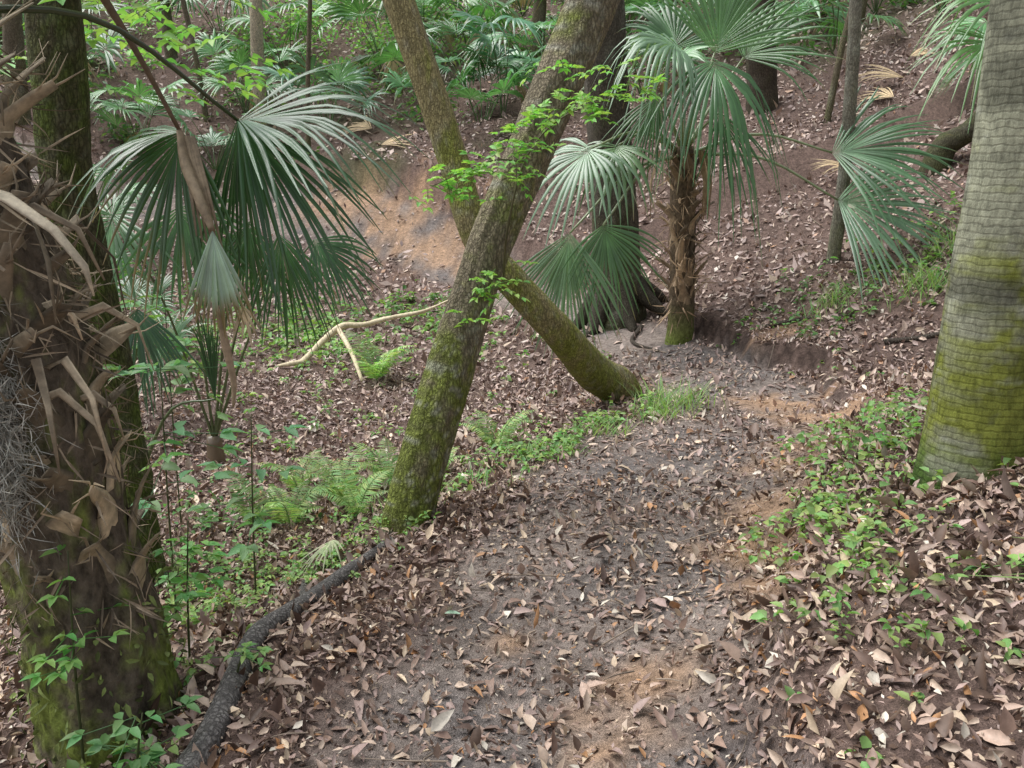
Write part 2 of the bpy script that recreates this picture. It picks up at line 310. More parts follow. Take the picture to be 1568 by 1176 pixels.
# ------------------------------------------------------------ trees
def barkcol(base,moss,z0,zh,amt=1.,seed=0,lich=.15):
    base=np.array(base);moss=np.array(moss)
    def f(V):
        m=fbm(V[:,0]*5+V[:,1]*5,V[:,2]*3,seed)[:,None];mf=fbm(V[:,0]*25+V[:,1]*20,V[:,2]*18,seed+2)[:,None]
        hh=np.clip(1-(V[:,2:3]-z0)/zh,0,1)
        k=np.clip((m-.5)*3+(mf-.5)*2+hh*1.2-.25,0,1)*amt
        l=np.clip((fbm(V[:,0]*20+V[:,1]*14,V[:,2]*26,seed+5)[:,None]-.6)*9,0,1)*lich
        c=base*(.6+.5*m+.3*mf)*(1-k)+moss*k*(.5+1.0*mf)
        return c*(1-l)+np.array((.56,.56,.48))*l
    return f
def crown(mb,c,r,N,sz=.14,col=(.05,.13,.03),mat=1):
    u=rdir(N)*(rng.random((N,1))**.4);cl=rdir(14)*.75;k=cl[rng.integers(0,14,N)]
    p=np.array(c)+ (k+u*.42)*np.array(r)
    leaves(mb,p,rdir(N),rdir(N)+V3(0,0,.8),sz*rng.uniform(.7,1.3,N),sz*.45,greens(N,col),.2,mat,True)
def tree(name,P,R,cf,k=60,seg=20,rough=.12,seed=0,limbs=3,cr=(1.6,1.6,1.0),leavesN=420,extra=None,fine=.03):
    mb=MB();tube(mb,P,R,k,seg,colf=cf,rough=rough,seed=seed,fine=fine)
    t=np.array(P[-1],float)
    for i in range(limbs):
        a=seed+i*6.28/limbs;e=t+V3(math.cos(a)*1.3,math.sin(a)*1.3,1.3)
        tube(mb,[t-V3(0,0,.3),(t+e)/2+V3(0,0,-.1),e],[R[-1]*.7,R[-1]*.45,.02],10,8,(.1,.08,.06))
        crown(mb,e+V3(0,0,.3),cr,leavesN//limbs)
    if extra: extra(mb)
    return mb.build(name,[mBark,mLeaf])
tree("leaning_tree",[(-.60,4.22,-.42),(-.54,4.27,-.15),(-.36,4.42,.45),(-.15,4.6,1.1),(.13,4.75,1.75),(.44,4.9,2.45),(.9,5.1,3.6),(1.5,5.3,5.2)],[.14,.128,.124,.12,.122,.13,.11,.09],barkcol((.35,.30,.21),(.23,.28,.055),-.3,1.7,.9,2,.6),200,56,.14,2,fine=.06)
tree("bent_mossy_tree",[(1.12,7.95,-.62),(.98,7.8,-.46),(.72,7.5,-.22),(.4,7.0,.22),(.05,6.85,.62),(-.27,6.8,1.02),(-.48,6.9,1.69),(-.86,7,2.79),(-1.4,7.1,4.2),(-2,7.2,6)],[.17,.2,.17,.14,.125,.12,.118,.115,.1,.08],barkcol((.45,.39,.20),(.27,.31,.06),-.5,3.4,.85,5,.35),160,40,.12,5,fine=.06)
def flare(mb):
    for a in (0.3,1.6,2.9,4.0,4.9,5.7):
        e=V3(1.45+math.cos(a)*.75,11.6+math.sin(a)*.7,0);e[2]=h1(e[0],e[1])-.02
        s=V3(1.45+math.cos(a)*.2,11.6+math.sin(a)*.2,-.05);m=(s*.45+e*.55);m[2]=e[2]+.16
        tube(mb,[s,m,e],[.16,.1,.04],14,8,(.09,.08,.06),rough=.2)
tree("water_oak_tree",[(1.45,11.6,-.75),(1.45,11.6,-.35),(1.42,11.6,.3),(1.3,11.4,1.5),(1.06,11,3.44),(.8,10.9,6)],[.48,.38,.31,.28,.26,.22],barkcol((.17,.15,.12),(.10,.12,.04),-.5,2,.6,8,.25),60,24,.14,8,extra=flare,cr=(2.5,2.5,1.5),leavesN=600)
tree("slender_dark_tree",[(-1.95,4,-.6),(-1.94,4,0),(-1.96,4,.7),(-2.03,4,1.5),(-1.99,4,2.3),(-2.1,4.1,4.6)],[.15,.125,.115,.112,.12,.09],barkcol((.14,.13,.075),(.13,.18,.04),-.4,2.8,.9,11,.15),120,30,.16,11,fine=.06)
tree("slender_lichen_tree",[(3.85,10.25,-.2),(3.85,10.25,.5),(3.86,10.2,1.4),(3.8,10.1,2.4),(3.72,10,3.3),(3.6,10,5)],[.1,.08,.075,.07,.066,.05],barkcol((.38,.36,.29),(.23,.26,.12),-.2,1.5,.5,14,.8),50,14,.1,14)
tree("pale_slender_tree",[(-5.68,20.3,2.2),(-5.66,20.2,3.4),(-5.55,20,4.9),(-5.4,20,8)],[.17,.15,.14,.1],barkcol((.75,.65,.48),(.4,.38,.2),2,1,.3,17,.3),30,12,.08,17)
tree("dark_slope_tree",[(4.6,16.3,1.6),(4.5,16.2,2.8),(4.3,16,4.3),(4.2,16,8)],[.34,.27,.25,.2],barkcol((.12,.10,.075),(.09,.1,.045),1.8,1,.4,19,.1),30,14,.1,19)
for q,(tx,ty,lx,r) in enumerate([(.6,22,.3,.15),(9.2,16.5,-.5,.2),(7.5,20,.5,.12),(-10.5,19,.4,.2),(-8.6,23,-.3,.14),(-3,25,.4,.13),(2.2,26,-.3,.2),(5.5,23,.6,.12),(-12.5,22,.2,.22),(11,19,0,.2),(-1.5,28,.5,.16),(3.2,20.5,.5,.07),(-4.3,18.6,.3,.05),(8.2,15.2,.6,.06),(-7,20.5,-.5,.06),(5.2,14.8,.7,.05)]):
    z=h1(tx,ty)
    tree("slope_tree",[(tx,ty,z-.2),(tx+lx*.3,ty,z+1.5),(tx+lx,ty,z+4),(tx+lx*1.3,ty,z+7)],[r*1.2,r,r*.9,r*.6],barkcol((.24,.2,.14),(.15,.17,.06),z,2,.5,20+q,.3),24,10,.1,20+q,leavesN=300)
tree("curved_tree",[(6.0,12.6,1.2),(6.1,12.5,1.75),(6.35,12.3,2.0),(6.6,12.1,2.5),(6.9,12,3.6),(7,12,5.5)],[.24,.17,.14,.14,.13,.1],barkcol((.13,.12,.08),(.10,.12,.04),1.2,2,.6,40,.1),40,14,.14,40,fine=.05)

# ringed palm at right
mb=MB()
zb=h1(1.9,3.3)
def rc(V):
    m=fbm(V[:,0]*4+V[:,1]*4,V[:,2]*2.5,3)[:,None];mf=fbm(V[:,0]*26+V[:,1]*19,V[:,2]*22,4)[:,None];hh=np.clip(1-(V[:,2:3]-zb)/1.6,0,1)
    k=np.clip((m-.5)*2.5+(mf-.5)*2.2+hh*1.2-.1+(V[:,0:1]-1.83)*2.4,0,1);k2=np.clip(1-(V[:,2:3]-zb)/.17+(m-.5)+(mf-.5),0,1)
    c=np.array((.44,.45,.33))*(1-k)+np.array((.26,.29,.06))*k
    c=c*(.55+.75*mf)
    l=np.clip((fbm(V[:,0]*11+V[:,1]*11,V[:,2]*11,14)[:,None]-.66)*9,0,1)*.45;c=c*(1-l)+np.array((.58,.6,.52))*l
    d=np.clip((fbm(V[:,0]*7+V[:,1]*7,V[:,2]*6,24)[:,None]-.58)*7,0,1)*.45;c=c*(1-d)
    return c*(1-k2)+np.array((.08,.14,.03))*(.6+.8*mf)*k2
tube(mb,[(1.9,3.3,zb-.12),(1.9,3.3,zb+.02),(1.9,3.3,zb+.2),(1.905,3.3,zb+.8),(1.915,3.3,1.6),(1.9,3.3,2.3),(1.88,3.3,4.5)],[.235,.218,.2,.19,.178,.17,.165],260,72,colf=rc,rough=.05,seed=4,fine=.02)
for i in range(12):
    a=i*2.4;hub=V3(1.88+math.cos(a)*.9,3.3+math.sin(a)*.9,4.9+.3*math.sin(i*1.7))
    petiole(mb,(1.88,3.3,4.45),hub,.2,.015,mat=1);fan(mb,hub,(math.cos(a),math.sin(a),.1),(0,0,1),.9,20,1.9,.5,.4,mat=1)
mb.build("sabal_palm_tree",[mRing,mFan])

# ------------------------------------------------------------ booted palms
def boots(mb,x0,y0,z0,z1,r,nb,L,wd,lx=0,col=(.24,.17,.10),up=1.):
    for i in range(nb):
        t=i/nb;a=i*2.39996+rng.normal(0,.1);z=z0+(z1-z0)*t
        cx=x0+lx*t;o=V3(math.cos(a),math.sin(a),0);s=V3(-o[1],o[0],0)*rng.normal(0,.45)
        l=L*rng.uniform(.5,1.3);w_=wd*rng.uniform(.7,1.3)
        p0=V3(cx,y0,z)+o*r*.85
        d1=nrm(o*.35+s*.5+V3(0,0,1*up));d2=nrm(o*rng.uniform(.3,1.1)+s+V3(0,0,.8*up))
        p1=p0+d1*l*.4;p2=p1+d2*l*.35;p3=p2+nrm(d2+o*.2)*l*.3
        cc=np.array(col)*rng.uniform(.35,1.7)
        strap(mb,[p0-V3(0,0,.05),p0+d1*l*.2,p1,p2,p3],[w_*1.15,w_*.95,w_*.66,w_*.5,w_*rng.uniform(.2,.5)],[.022,.02,.014,.01,.004],o,cc,1)
        for q in range(3):
            e=p3+V3(*(rng.normal(0,.02,3)));strap(mb,[p2,e,e+nrm(d2+rng.normal(0,.5,3))*l*.3],[.005,.004,.001],[.002,.002,.001],o,cc*1.1,1)
def fibres(mb,x0,y0,z0,z1,r,N,lx=0,ln=.14,col=(.2,.14,.09),down=.6,wd=.006):
    a=rng.random(N)*6.283;t=rng.random(N);o=np.c_[np.cos(a),np.sin(a),np.zeros(N)]
    p=np.c_[x0+lx*t,np.full(N,y0),z0+(z1-z0)*t]+o*(r*rng.uniform(.85,1.2,(N,1)))
    X=nrm(o*.4+rng.normal(0,.5,(N,3))+V3(0,0,-down))
    leaves(mb,p,X,o,ln*rng.uniform(.4,1.6,N),wd*rng.uniform(.5,1.8,N),np.array(col)*rng.uniform(.3,1.8,(N,1)),rng.normal(0,.3,N),1)
mb=MB();bx,by_=-1.36,2.5;zb2=h1(bx,by_)
def lc(V):
    m=fbm(V[:,0]*9+V[:,1]*7,V[:,2]*7,13)[:,None];mf=fbm(V[:,0]*40+V[:,1]*35,V[:,2]*22,14)[:,None];hh=np.clip(1-(V[:,2:3]-zb2)/.65,0,1)
    k=np.clip((m-.42)*3.5+(mf-.5)*2+hh*1.0-.5,0,1)
    return np.array((.17,.14,.105))*(.2+m+.8*mf)*(1-k)+np.array((.21,.26,.06))*(.2+.6*m+.9*mf)*k
tube(mb,[(bx,by_,zb2-.15),(bx,by_,zb2+.05),(bx-.01,by_,zb2+.3),(bx-.04,by_,zb2+.6),(bx-.10,by_,1.0),(bx-.19,by_,1.5),(bx-.28,by_,1.9),(bx-.34,by_,2.4)],[.26,.235,.22,.195,.18,.165,.14,.12],200,72,colf=lc,rough=.2,seed=6,fine=.1)
boots(mb,bx-.03,by_,zb2+.55,1.0,.19,38,.20,.062,-.07,(.40,.32,.21))
boots(mb,bx-.10,by_,1.0,1.9,.16,46,.22,.052,-.18,(.42,.34,.23))
boots(mb,bx-.26,by_,1.7,2.4,.12,18,.30,.038,-.08,(.55,.46,.31))
fibres(mb,bx,by_,zb2+.45,1.2,.20,500,-.13,.11,(.33,.26,.18))
fibres(mb,bx-.12,by_,1.1,2.0,.18,500,-.18,.14,(.35,.28,.19))
fibres(mb,bx,by_,zb2+.0,zb2+.55,.228,420,0,.035,(.19,.24,.07),.6,.014)
for i in range(36):
    a=rng.random()*6.28;o=V3(math.cos(a),math.sin(a),0);zz=rng.uniform(.8,1.95);p=V3(bx-.1-.2*max(zz-1,0),by_,zz)+o*.16
    L=rng.uniform(.15,.5);s=V3(-o[1],o[0],0)*rng.normal(0,.5)
    q1=p+nrm(o+s+V3(0,0,.4))*L*.3;q2=q1+nrm(o*.4+s+V3(0,0,-.5))*L*.3;q3=q2+nrm(o*.1+s*.5+V3(0,0,-1))*L*.4
    strap(mb,[p,q1,q2,q3],[.016,.013,.009,.003],[.002,.002,.002,.001],o,np.array((.52,.43,.3))*rng.uniform(.4,1.5),1)
strap(mb,[(-1.62,2.32,1.50),(-1.52,2.26,1.57),(-1.42,2.25,1.58),(-1.31,2.26,1.545),(-1.21,2.28,1.46),(-1.15,2.3,1.36),(-1.14,2.31,1.28)],[.01,.02,.022,.02,.015,.01,.003],[.003]*7,(0,-.6,1),(.68,.6,.45),1)
strap(mb,[(-1.60,2.3,1.36),(-1.5,2.22,1.44),(-1.4,2.2,1.43),(-1.32,2.22,1.36)],[.012,.02,.018,.005],[.003]*4,(0,-.6,1),(.62,.53,.4),1)
petiole(mb,(bx-.28,by_+.1,2.05),(-1.06,3.45,1.78),.16,.010,(.07,.09,.035),2)
petiole(mb,(-1.42,3.1,2.25),(-1.27,3.4,1.74),.02,.012,(.2,.14,.09),1)
petiole(mb,(bx-.3,by_+.1,2.25),(-1.42,3.1,2.25),.1,.012,(.1,.1,.05),1)
fan(mb,(-1.06,3.45,1.78),(.95,-.15,.10),(.05,-.45,.9),.66,36,1.05,.42,.10,(.08,.17,.085),secs=9,tip=.45,mat=2)
fan(mb,(-1.06,3.45,1.78),(.6,.0,-.75),(.3,-.8,.45),.60,28,.65,.42,.12,(.05,.125,.05),secs=8,tip=.3,mat=2)
fan(mb,(-1.06,3.45,1.78),(-.05,.05,-.95),(.1,-.95,.2),.5,18,.4,.42,.1,(.04,.105,.04),secs=8,tip=.3,mat=2)
fan(mb,(-1.27,3.42,1.74),(-.25,-.1,-.85),(-.1,-.8,.5),.50,24,.95,.42,.12,(.05,.125,.04),secs=7,tip=.3,mat=2,dead=.2)
fan(mb,(-1.27,3.42,1.74),(-.9,.1,-.1),(0,-.3,.9),.45,18,.8,.42,.4,(.07,.15,.06),secs=7,tip=.6,mat=2)
tube(mb,[(-1.27,3.4,1.74),(-1.24,3.35,1.62),(-1.16,3.25,1.48),(-1.11,3.2,1.38)],[.012,.022,.018,.012],20,8,(.3,.23,.15),1,rough=.4,seed=2,fine=.15)
for q in range(6): strap(mb,[(-1.27+.01*q,3.4,1.72),(-1.22+.012*q,3.32,1.55),(-1.17+.02*q,3.2,1.36-.02*q)],[.008,.009,.003],[.002]*3,(0,-1,.2),(.36,.28,.19),1)
fan(mb,(-1.11,3.2,1.38),(0.05,-.1,-1),(.1,-1,.1),.34,20,.42,.6,.05,(.38,.50,.43),secs=6,tip=.1,mat=2,dead=.7)
fan(mb,(-1.02,3.2,1.1),(0.2,-.1,-1),(.1,-1,.1),.12,7,.5,.5,.05,(.62,.5,.33),secs=4,mat=1)
tube(mb,[(-1.12,3.2,1.1),(-1.1,3.2,.95),(-1.08,3.2,.8),(-1.09,3.2,.7)],[.006,.016,.012,.004],12,6,(.45,.34,.23),1,rough=.4)
fan(mb,(bx-.35,by_,1.95),(-.1,-.4,-.6),(0,-1,.3),.40,22,1.2,.4,.1,(.55,.46,.3),secs=6,tip=.2,mat=1)
for a in (1.2,2.4,3.6):
    hub=V3(bx-.35+math.cos(a)*.7,by_+math.sin(a)*.7,2.7);petiole(mb,(bx-.33,by_,2.3),hub,.1,.012,mat=2)
    fan(mb,hub,(math.cos(a),math.sin(a),.2),(0,0,1),.6,26,1.9,.45,.3,(.06,.14,.045),mat=2)
mb.build("booted_sabal_palm",[mMoss,mDead,mFan])
mb=MB();N=4200
c0=np.array([(-1.46,2.27,1.02),(-1.50,2.27,1.15),(-1.42,2.25,.92),(-1.48,2.26,.82),(-1.45,2.25,.78)])[rng.integers(0,5,N)]
p=c0+rng.normal(0,1,(N,3))*np.array((.04,.025,.09))
X_=nrm(rng.normal(0,.7,(N,3))+V3(0,0,-.7));leaves(mb,p,X_,rdir(N),rng.uniform(.03,.09,N),.0032,np.array((.56,.55,.48))*rng.uniform(.5,1.3,(N,1)),rng.normal(0,.5,N))
mb.build("spanish_moss",[mDead])

# cabbage palm mid right
mb=MB();cx,cy=2.05,10.2;cz=h1(cx,cy)
def cc_(V):
    hh=np.clip(1-(V[:,2:3]-cz)/.5,0,1);return np.array((.17,.13,.09))*(1-hh)+np.array((.16,.2,.05))*hh
tube(mb,[(cx,cy,cz-.15),(cx,cy,cz+.2),(cx-.02,cy,cz+.8),(cx-.06,cy,1.2),(cx-.08,cy,1.75)],[.19,.15,.14,.15,.12],50,20,colf=cc_,rough=.15,seed=9)
boots(mb,cx,cy,cz+.45,1.6,.13,60,.28,.07,-.07,(.38,.28,.18))
fibres(mb,cx,cy,cz+.3,1.7,.16,350,-.07,.2,(.34,.24,.15),.8,.012)
cr=V3(cx-.08,cy,1.65)
for hub,Dd,Nn,r,nn,sp,g,cl,tp in [
 ((.85,9.6,1.72),(-.5,-.3,-.5),(-.3,-.6,.8),.8,30,1.8,.25,(.18,.30,.18),.7),
 ((1.15,9.7,1.75),(-.2,-.6,-.4),(0,-.4,.9),.65,26,1.8,.3,(.16,.27,.13),.7),
 ((.60,8.9,.88),(-.15,-.2,-1),(-.1,-1,.1),1.05,38,.85,.05,(.15,.27,.13),.2),
 ((.95,9.0,.95),(.25,-.2,-.8),(.2,-1,.3),.75,30,1.2,.1,(.08,.18,.06),.3),
 ((2.25,10.1,2.75),(.35,.1,1),(-.2,-1,.2),1.15,40,1.1,.03,(.13,.28,.10),.15),
 ((2.7,10.6,2.75),(.8,.1,.7),(-.4,-.8,.5),1.1,36,1.2,.1,(.10,.23,.08),.3),
 ((1.75,9.6,2.75),(-.7,-.3,.2),(0,-.5,.9),.85,34,1.7,.45,(.18,.30,.18),1.2),
 ((2.1,9.5,2.6),(.1,-.5,-.5),(.1,-.7,.6),.95,28,1.3,.5,(.08,.19,.07),1.2),
 ((2.25,9.7,2.1),(.3,-.3,-.9),(.3,-.9,.3),.8,24,.7,.1,(.06,.16,.05),.3),
 ((1.6,9.8,2.3),(-.4,-.2,-.8),(-.2,-.9,.3),.8,24,.6,.1,(.08,.18,.06),.3),
 ((3.62,10.0,1.68),(1,-.2,.12),(-.1,-.75,.6),1.25,38,1.15,.12,(.12,.24,.12),.25),
 ((3.70,9.9,1.16),(.9,-.25,-.22),(-.1,-.7,.7),1.3,38,1.2,.1,(.18,.31,.19),.25),
 ((2.0,11,2.9),(-.2,.6,.8),(0,-.6,.8),1.0,30,1.6,.1,(.08,.19,.07),.3)]:
    petiole(mb,cr,hub,.22 if hub[2]<2 else .05,.017,(.3,.36,.2),2)
    fan(mb,hub,Dd,Nn,r,nn,sp,.42,g,cl,secs=8,tip=tp,mat=2)
for k in range(10):
    a=rng.random()*6.28;o=V3(math.cos(a),math.sin(a),0);p=cr+o*.12
    strap(mb,[p,p+o*.2+V3(0,0,.05),p+o*.32+V3(0,0,-.3),p+o*.3+V3(0,0,-.7)],[.03,.025,.02,.006],[.004]*4,o,(.4,.29,.17),1)
mb.build("cabbage_palm",[mMoss,mDead,mFan])
mb=MB();z=h1(6.3,10)
tube(mb,[(6.3,10,z-.2),(6.3,10,2),(6.3,10,3.1)],[.2,.17,.15],20,14,(.14,.11,.08),0,rough=.1)
boots(mb,6.3,10,z+.3,3,.15,40,.28,.05)
for hub,Dd,Nn,r,g in [((4.9,9.2,2.75),(-.5,-.3,-.1),(-.2,-.6,.8),.9,.25),((5.0,9.2,3.1),(-.8,-.2,.1),(0,-.6,.9),1.0,.3),((5.4,9.0,2.7),(-.1,-.3,-.9),(0,-1,.2),.9,.05),((5.5,9.5,3.7),(-.5,-.2,.7),(0,-.9,.3),.95,.1),((7,9.5,3.6),(.8,-.2,.3),(0,-.3,.9),.95,.3),((6.8,10.8,3.5),(.3,.8,.3),(0,-.3,.9),.95,.3)]:
    petiole(mb,(6.3,10,3.0),hub,.2,.016,(.18,.28,.12),2);fan(mb,hub,Dd,Nn,r,34,1.5,.42,g,(.14,.30,.09),secs=7,tip=.6,mat=2)
mb.build("cabbage_palm",[mMoss,mDead,mFan])

# ------------------------------------------------------------ palmettos
def hangpalm(x,y,L):
    mb=MB();z=h1(x,y)
    tube(mb,[(x,y,z-.1),(x,y,z+.25)],[.09,.06],6,10,(.2,.15,.1))
    for hub,Dd,Nn,r,sp,cl in L:
        petiole(mb,(x,y,z+.2),hub,.25,.009,(.12,.17,.07));fan(mb,hub,Dd,Nn,r,26,sp,.42,.1,cl,secs=7,tip=.3)
    mb.build("palmetto_plant",[mFan])
hangpalm(-2.5,6.8,[((-1.62,6.0,1.12),(.2,0,-1),(.1,-1,.2),.62,.7,(.05,.13,.045)),((-1.85,6.1,1.2),(-.1,0,-1),(.1,-1,.2),.6,.8,(.045,.12,.04)),((-2.3,6,1.3),(.3,0,-.8),(.2,-.8,.6),.6,1.4,(.07,.17,.06)),((-2.75,6,1.25),(-.3,-.2,-.6),(0,-.8,.6),.6,1.5,(.08,.18,.07)),((-1.45,6.3,1.05),(.7,0,-.7),(.3,-.8,.5),.5,1.0,(.05,.13,.05))])
hangpalm(-2.35,4.9,[((-2.0,4.5,.86),(.05,-.1,-1),(.1,-.9,.4),.42,.9,(.07,.15,.10)),((-2.3,4.4,1.15),(-.2,-.1,-.7),(0,-.8,.6),.42,1.4,(.07,.17,.07)),((-1.7,4.7,.3),(0,-.1,1),(.2,-.9,0),.6,.16,(.05,.12,.06))])
for x_,y_,nf,r,h,R_,cl in [(-4.0,7.8,7,.6,1.3,.6,(.06,.15,.05)),(-4.6,10,7,.7,1.2,.6,(.07,.17,.06)),
 (-.6,18,9,.9,1.5,.8,(.09,.22,.09)),(.6,19.3,8,.9,1.4,.8,(.1,.23,.1)),(-1.6,19.5,7,.8,1.3,.7,(.1,.24,.1)),(-4,19.5,8,.8,1.2,.8,(.12,.24,.15)),(-3,21.5,8,1,1.5,.8,(.1,.23,.09)),(-6.3,18.7,6,.7,1,.6,(.12,.24,.13)),(-8,19,8,.8,1.3,.7,(.1,.22,.09)),(-5.5,22.5,8,1,1.5,.9,(.1,.24,.08)),(-1,22.5,8,1,1.4,.9,(.1,.24,.08)),(1.5,22,8,1,1.5,.9,(.1,.22,.09)),(3.6,20,8,1,1.5,.9,(.12,.25,.12)),(2.6,17.3,7,.8,1.3,.7,(.1,.22,.09)),(6.2,17.5,6,.8,1.3,.7,(.1,.23,.08)),(6,20.5,8,1,1.5,.9,(.12,.25,.12)),(8.2,17.6,7,.8,1.3,.8,(.12,.25,.12)),(8.3,21,8,1,1.5,.9,(.12,.24,.12)),(-7.6,24,8,1,1.4,.9,(.1,.24,.08)),(-10,21,8,.9,1.4,.9,(.1,.23,.09)),(-10.5,16,7,.8,1.3,.8,(.08,.2,.07)),(-7.2,14.5,7,.7,1.2,.7,(.08,.19,.07)),(-3.3,25,8,1,1.5,1,(.13,.3,.1)),(.3,25.5,8,1,1.5,1,(.13,.3,.1)),(4.2,24,8,1,1.5,1,(.13,.3,.1)),(10,18.5,7,.9,1.4,.9,(.12,.25,.12)),(7.3,12.9,5,.7,1.1,.6,(.08,.2,.07)),(-12,24,8,1,1.5,1,(.12,.26,.1)),(-.2,18.6,5,.9,2.1,.5,(.08,.2,.11)),(5,19,7,.9,1.4,.8,(.12,.25,.15)),(-2.3,23.6,8,1,1.5,.9,(.13,.3,.1)),(2.9,22.8,8,1,1.5,.9,(.12,.27,.1)),(-6.2,20.8,7,.9,1.3,.8,(.1,.23,.09))]:
    palmetto("palmetto_plant",x_,y_,nf,r,h,R_,cl,26 if y_<12 else 20)
mb=MB()
for x_,y_,a,r in [(-2.6,17.6,.3,.9),(7,16,.2,.9),(-3,19,2.5,.8),(5.2,13.5,3.2,.6),(-.95,4.15,4.6,.28),(.2,18,1,.7),(6.2,14.6,2,.7),(6.6,15.2,2.8,.8)]:
    nn=normals(np.array([x_]),np.array([y_]))[0];z=h1(x_,y_)+.06
    fan(mb,(x_,y_,z+.05),(math.cos(a),math.sin(a),.25 if y_>5 else .05),nn,r,16,.6,.4,.15,(.55,.42,.25) if y_>5 else (.3,.34,.2),mat=0,tip=.2)
mb.build("dead_palm_frond",[mDead])

# ------------------------------------------------------------ ferns
def fern(x,y,nf,L,col=(.32,.50,.19),z=None):
    mb=MB();z=h1(x,y) if z is None else z
    for i in range(nf):
        a=i*2.4+rng.normal(0,.3);l=L*rng.uniform(.7,1.15);o=V3(math.cos(a),math.sin(a),0);m=28
        t=np.linspace(0,1,m);up=rng.uniform(.85,1.3)
        P=V3(x,y,z)+o*(l*(.25*t+.45*t**2))[:,None]+V3(0,0,1)*(l*up*(t-.42*t**2.4))[:,None]
        tube(mb,P[::5],np.linspace(.004,.0015,len(P[::5])),14,4,np.array(col)*.7,0)
        T=nrm(np.gradient(P,axis=0));S=nrm(np.cross(T,np.array([0,0,1.])));Nn=np.cross(S,T)
        k=slice(3,m);ln=l*.24*np.sin(np.clip(t*1.02,0,1)**.7*3.0+.12)**.8;ln=np.nan_to_num(ln[k],nan=.01)+.008
        cc=greens(m-3,np.array(col)*rng.uniform(.5,1.25),.15)
        for sg in (1,-1):
            leaves(mb,P[k],S[k]*sg+T[k]*.35+rng.normal(0,.1,(m-3,3)),Nn[k],ln,l*.028,cc,.3,0,False,.1)
    return mb.build("fern",[mLeaf])
for x_,y_,nf,L in [(-1.02,4.95,8,.44),(-1.35,4.8,7,.44),(-.8,5.3,8,.42),(-1.15,5.4,6,.42),(-.65,4.95,6,.36),(-1.58,9.6,9,.72),(-.12,6.0,7,.40),(-1.6,4.9,5,.38),(-.9,4.6,5,.32),(-.5,5.5,5,.36),(-1.5,5.6,5,.44)]:
    fern(x_,y_,nf,L)

# ------------------------------------------------------------ ground cover herbs
mb=MB()
for x_,y_,sx,sy,N,sz,hh,cl in [
 (.3,5.55,.18,.15,220,.04,.1,0),(.55,5.9,.25,.2,360,.05,.14,0),(.9,6.4,.2,.25,420,.05,.18,1),(1.35,7.0,.2,.2,240,.055,.16,1),(-.4,5.0,.15,.15,180,.04,.1,0),(-.1,5.4,.2,.15,200,.04,.1,0),(.15,5.7,.2,.2,160,.045,.16,1),
 (2.15,4.9,.22,.35,340,.05,.18,0),(2.5,5.6,.25,.3,200,.05,.16,0),(1.85,4.2,.15,.25,200,.045,.12,0),(1.3,3.45,.14,.18,220,.046,.16,1),(1.22,2.85,.14,.2,170,.044,.14,1),(1.2,2.5,.2,.2,110,.04,.1,1),(1.15,2.2,.2,.2,70,.036,.1,0),(1.6,2.9,.25,.3,90,.034,.08,0),(1.5,3.8,.15,.2,150,.044,.12,1),(2.0,4.0,.12,.3,120,.045,.2,0),
 (-1.42,3.35,.14,.16,420,.028,.12,1),(-1.25,3.9,.25,.2,420,.032,.12,1),(-1.6,4.1,.2,.2,300,.035,.16,0),(-.88,4.05,.2,.12,280,.032,.1,1),(-1.9,4.9,.25,.3,350,.045,.3,2),(-1.0,4.4,.3,.2,200,.036,.08,1),(-1.1,2.55,.12,.15,90,.035,.08,0),(-1.2,2.15,.08,.08,80,.045,.12,0),
 (3.9,9.2,.6,.25,380,.07,.15,2),(4.9,9.6,.6,.4,340,.08,.25,0),(3.1,9.9,.3,.2,140,.06,.1,2),(-3.1,12,.5,.5,400,.1,.24,0),(-1.65,13,.5,.5,320,.09,.2,2),(-2.4,10.7,.5,.5,320,.08,.2,0),(-.8,12.1,.4,.6,260,.09,.25,0),(-3.6,11,.6,.6,360,.09,.25,0),(-4.4,13.2,.8,.6,350,.1,.3,2),(-1.0,10.5,.5,.5,120,.06,.12,0),(-2.6,7.5,.6,.6,200,.06,.15,0),(-1.2,7.6,.6,.6,120,.05,.1,0),(-2.2,9.1,.6,.5,190,.06,.14,0),(2.9,7.5,.3,.4,80,.04,.08,0),(-.1,7.6,.4,.4,120,.05,.1,0),(.6,10.8,.5,.6,140,.07,.15,0),(-2.6,12.5,.8,.8,240,.09,.2,0)]:
    K=max(6,N//6);px=rng.normal(x_,sx*1.15,K);py=rng.normal(y_,sy*1.15,K);ph=hh*rng.uniform(.2,1,K);idx=rng.integers(0,K,N)
    ro=rng.random(N)*6.28;s=sz*rng.uniform(.45,1.3,N)
    xx=px[idx]+np.cos(ro)*s*.3;yy=py[idx]+np.sin(ro)*s*.3;pk=pathmask(xx,yy)<.75;xx=xx[pk];yy=yy[pk];ro=ro[pk];s=s[pk];hq=ph[idx][pk];N=len(xx)
    base=[(.20,.36,.11),(.27,.45,.15),(.13,.26,.08)][cl]
    zz=H(xx,yy)+.008+hq*rng.uniform(.4,1,N)
    Xd=np.c_[np.cos(ro),np.sin(ro),rng.normal(.1,.35,N)]
    leaves(mb,np.c_[xx,yy,zz],Xd,np.c_[rng.normal(0,.35,(N,2)),np.ones(N)],s,s*rng.uniform(.5,.8,N),greens(N,base,.4),.25)
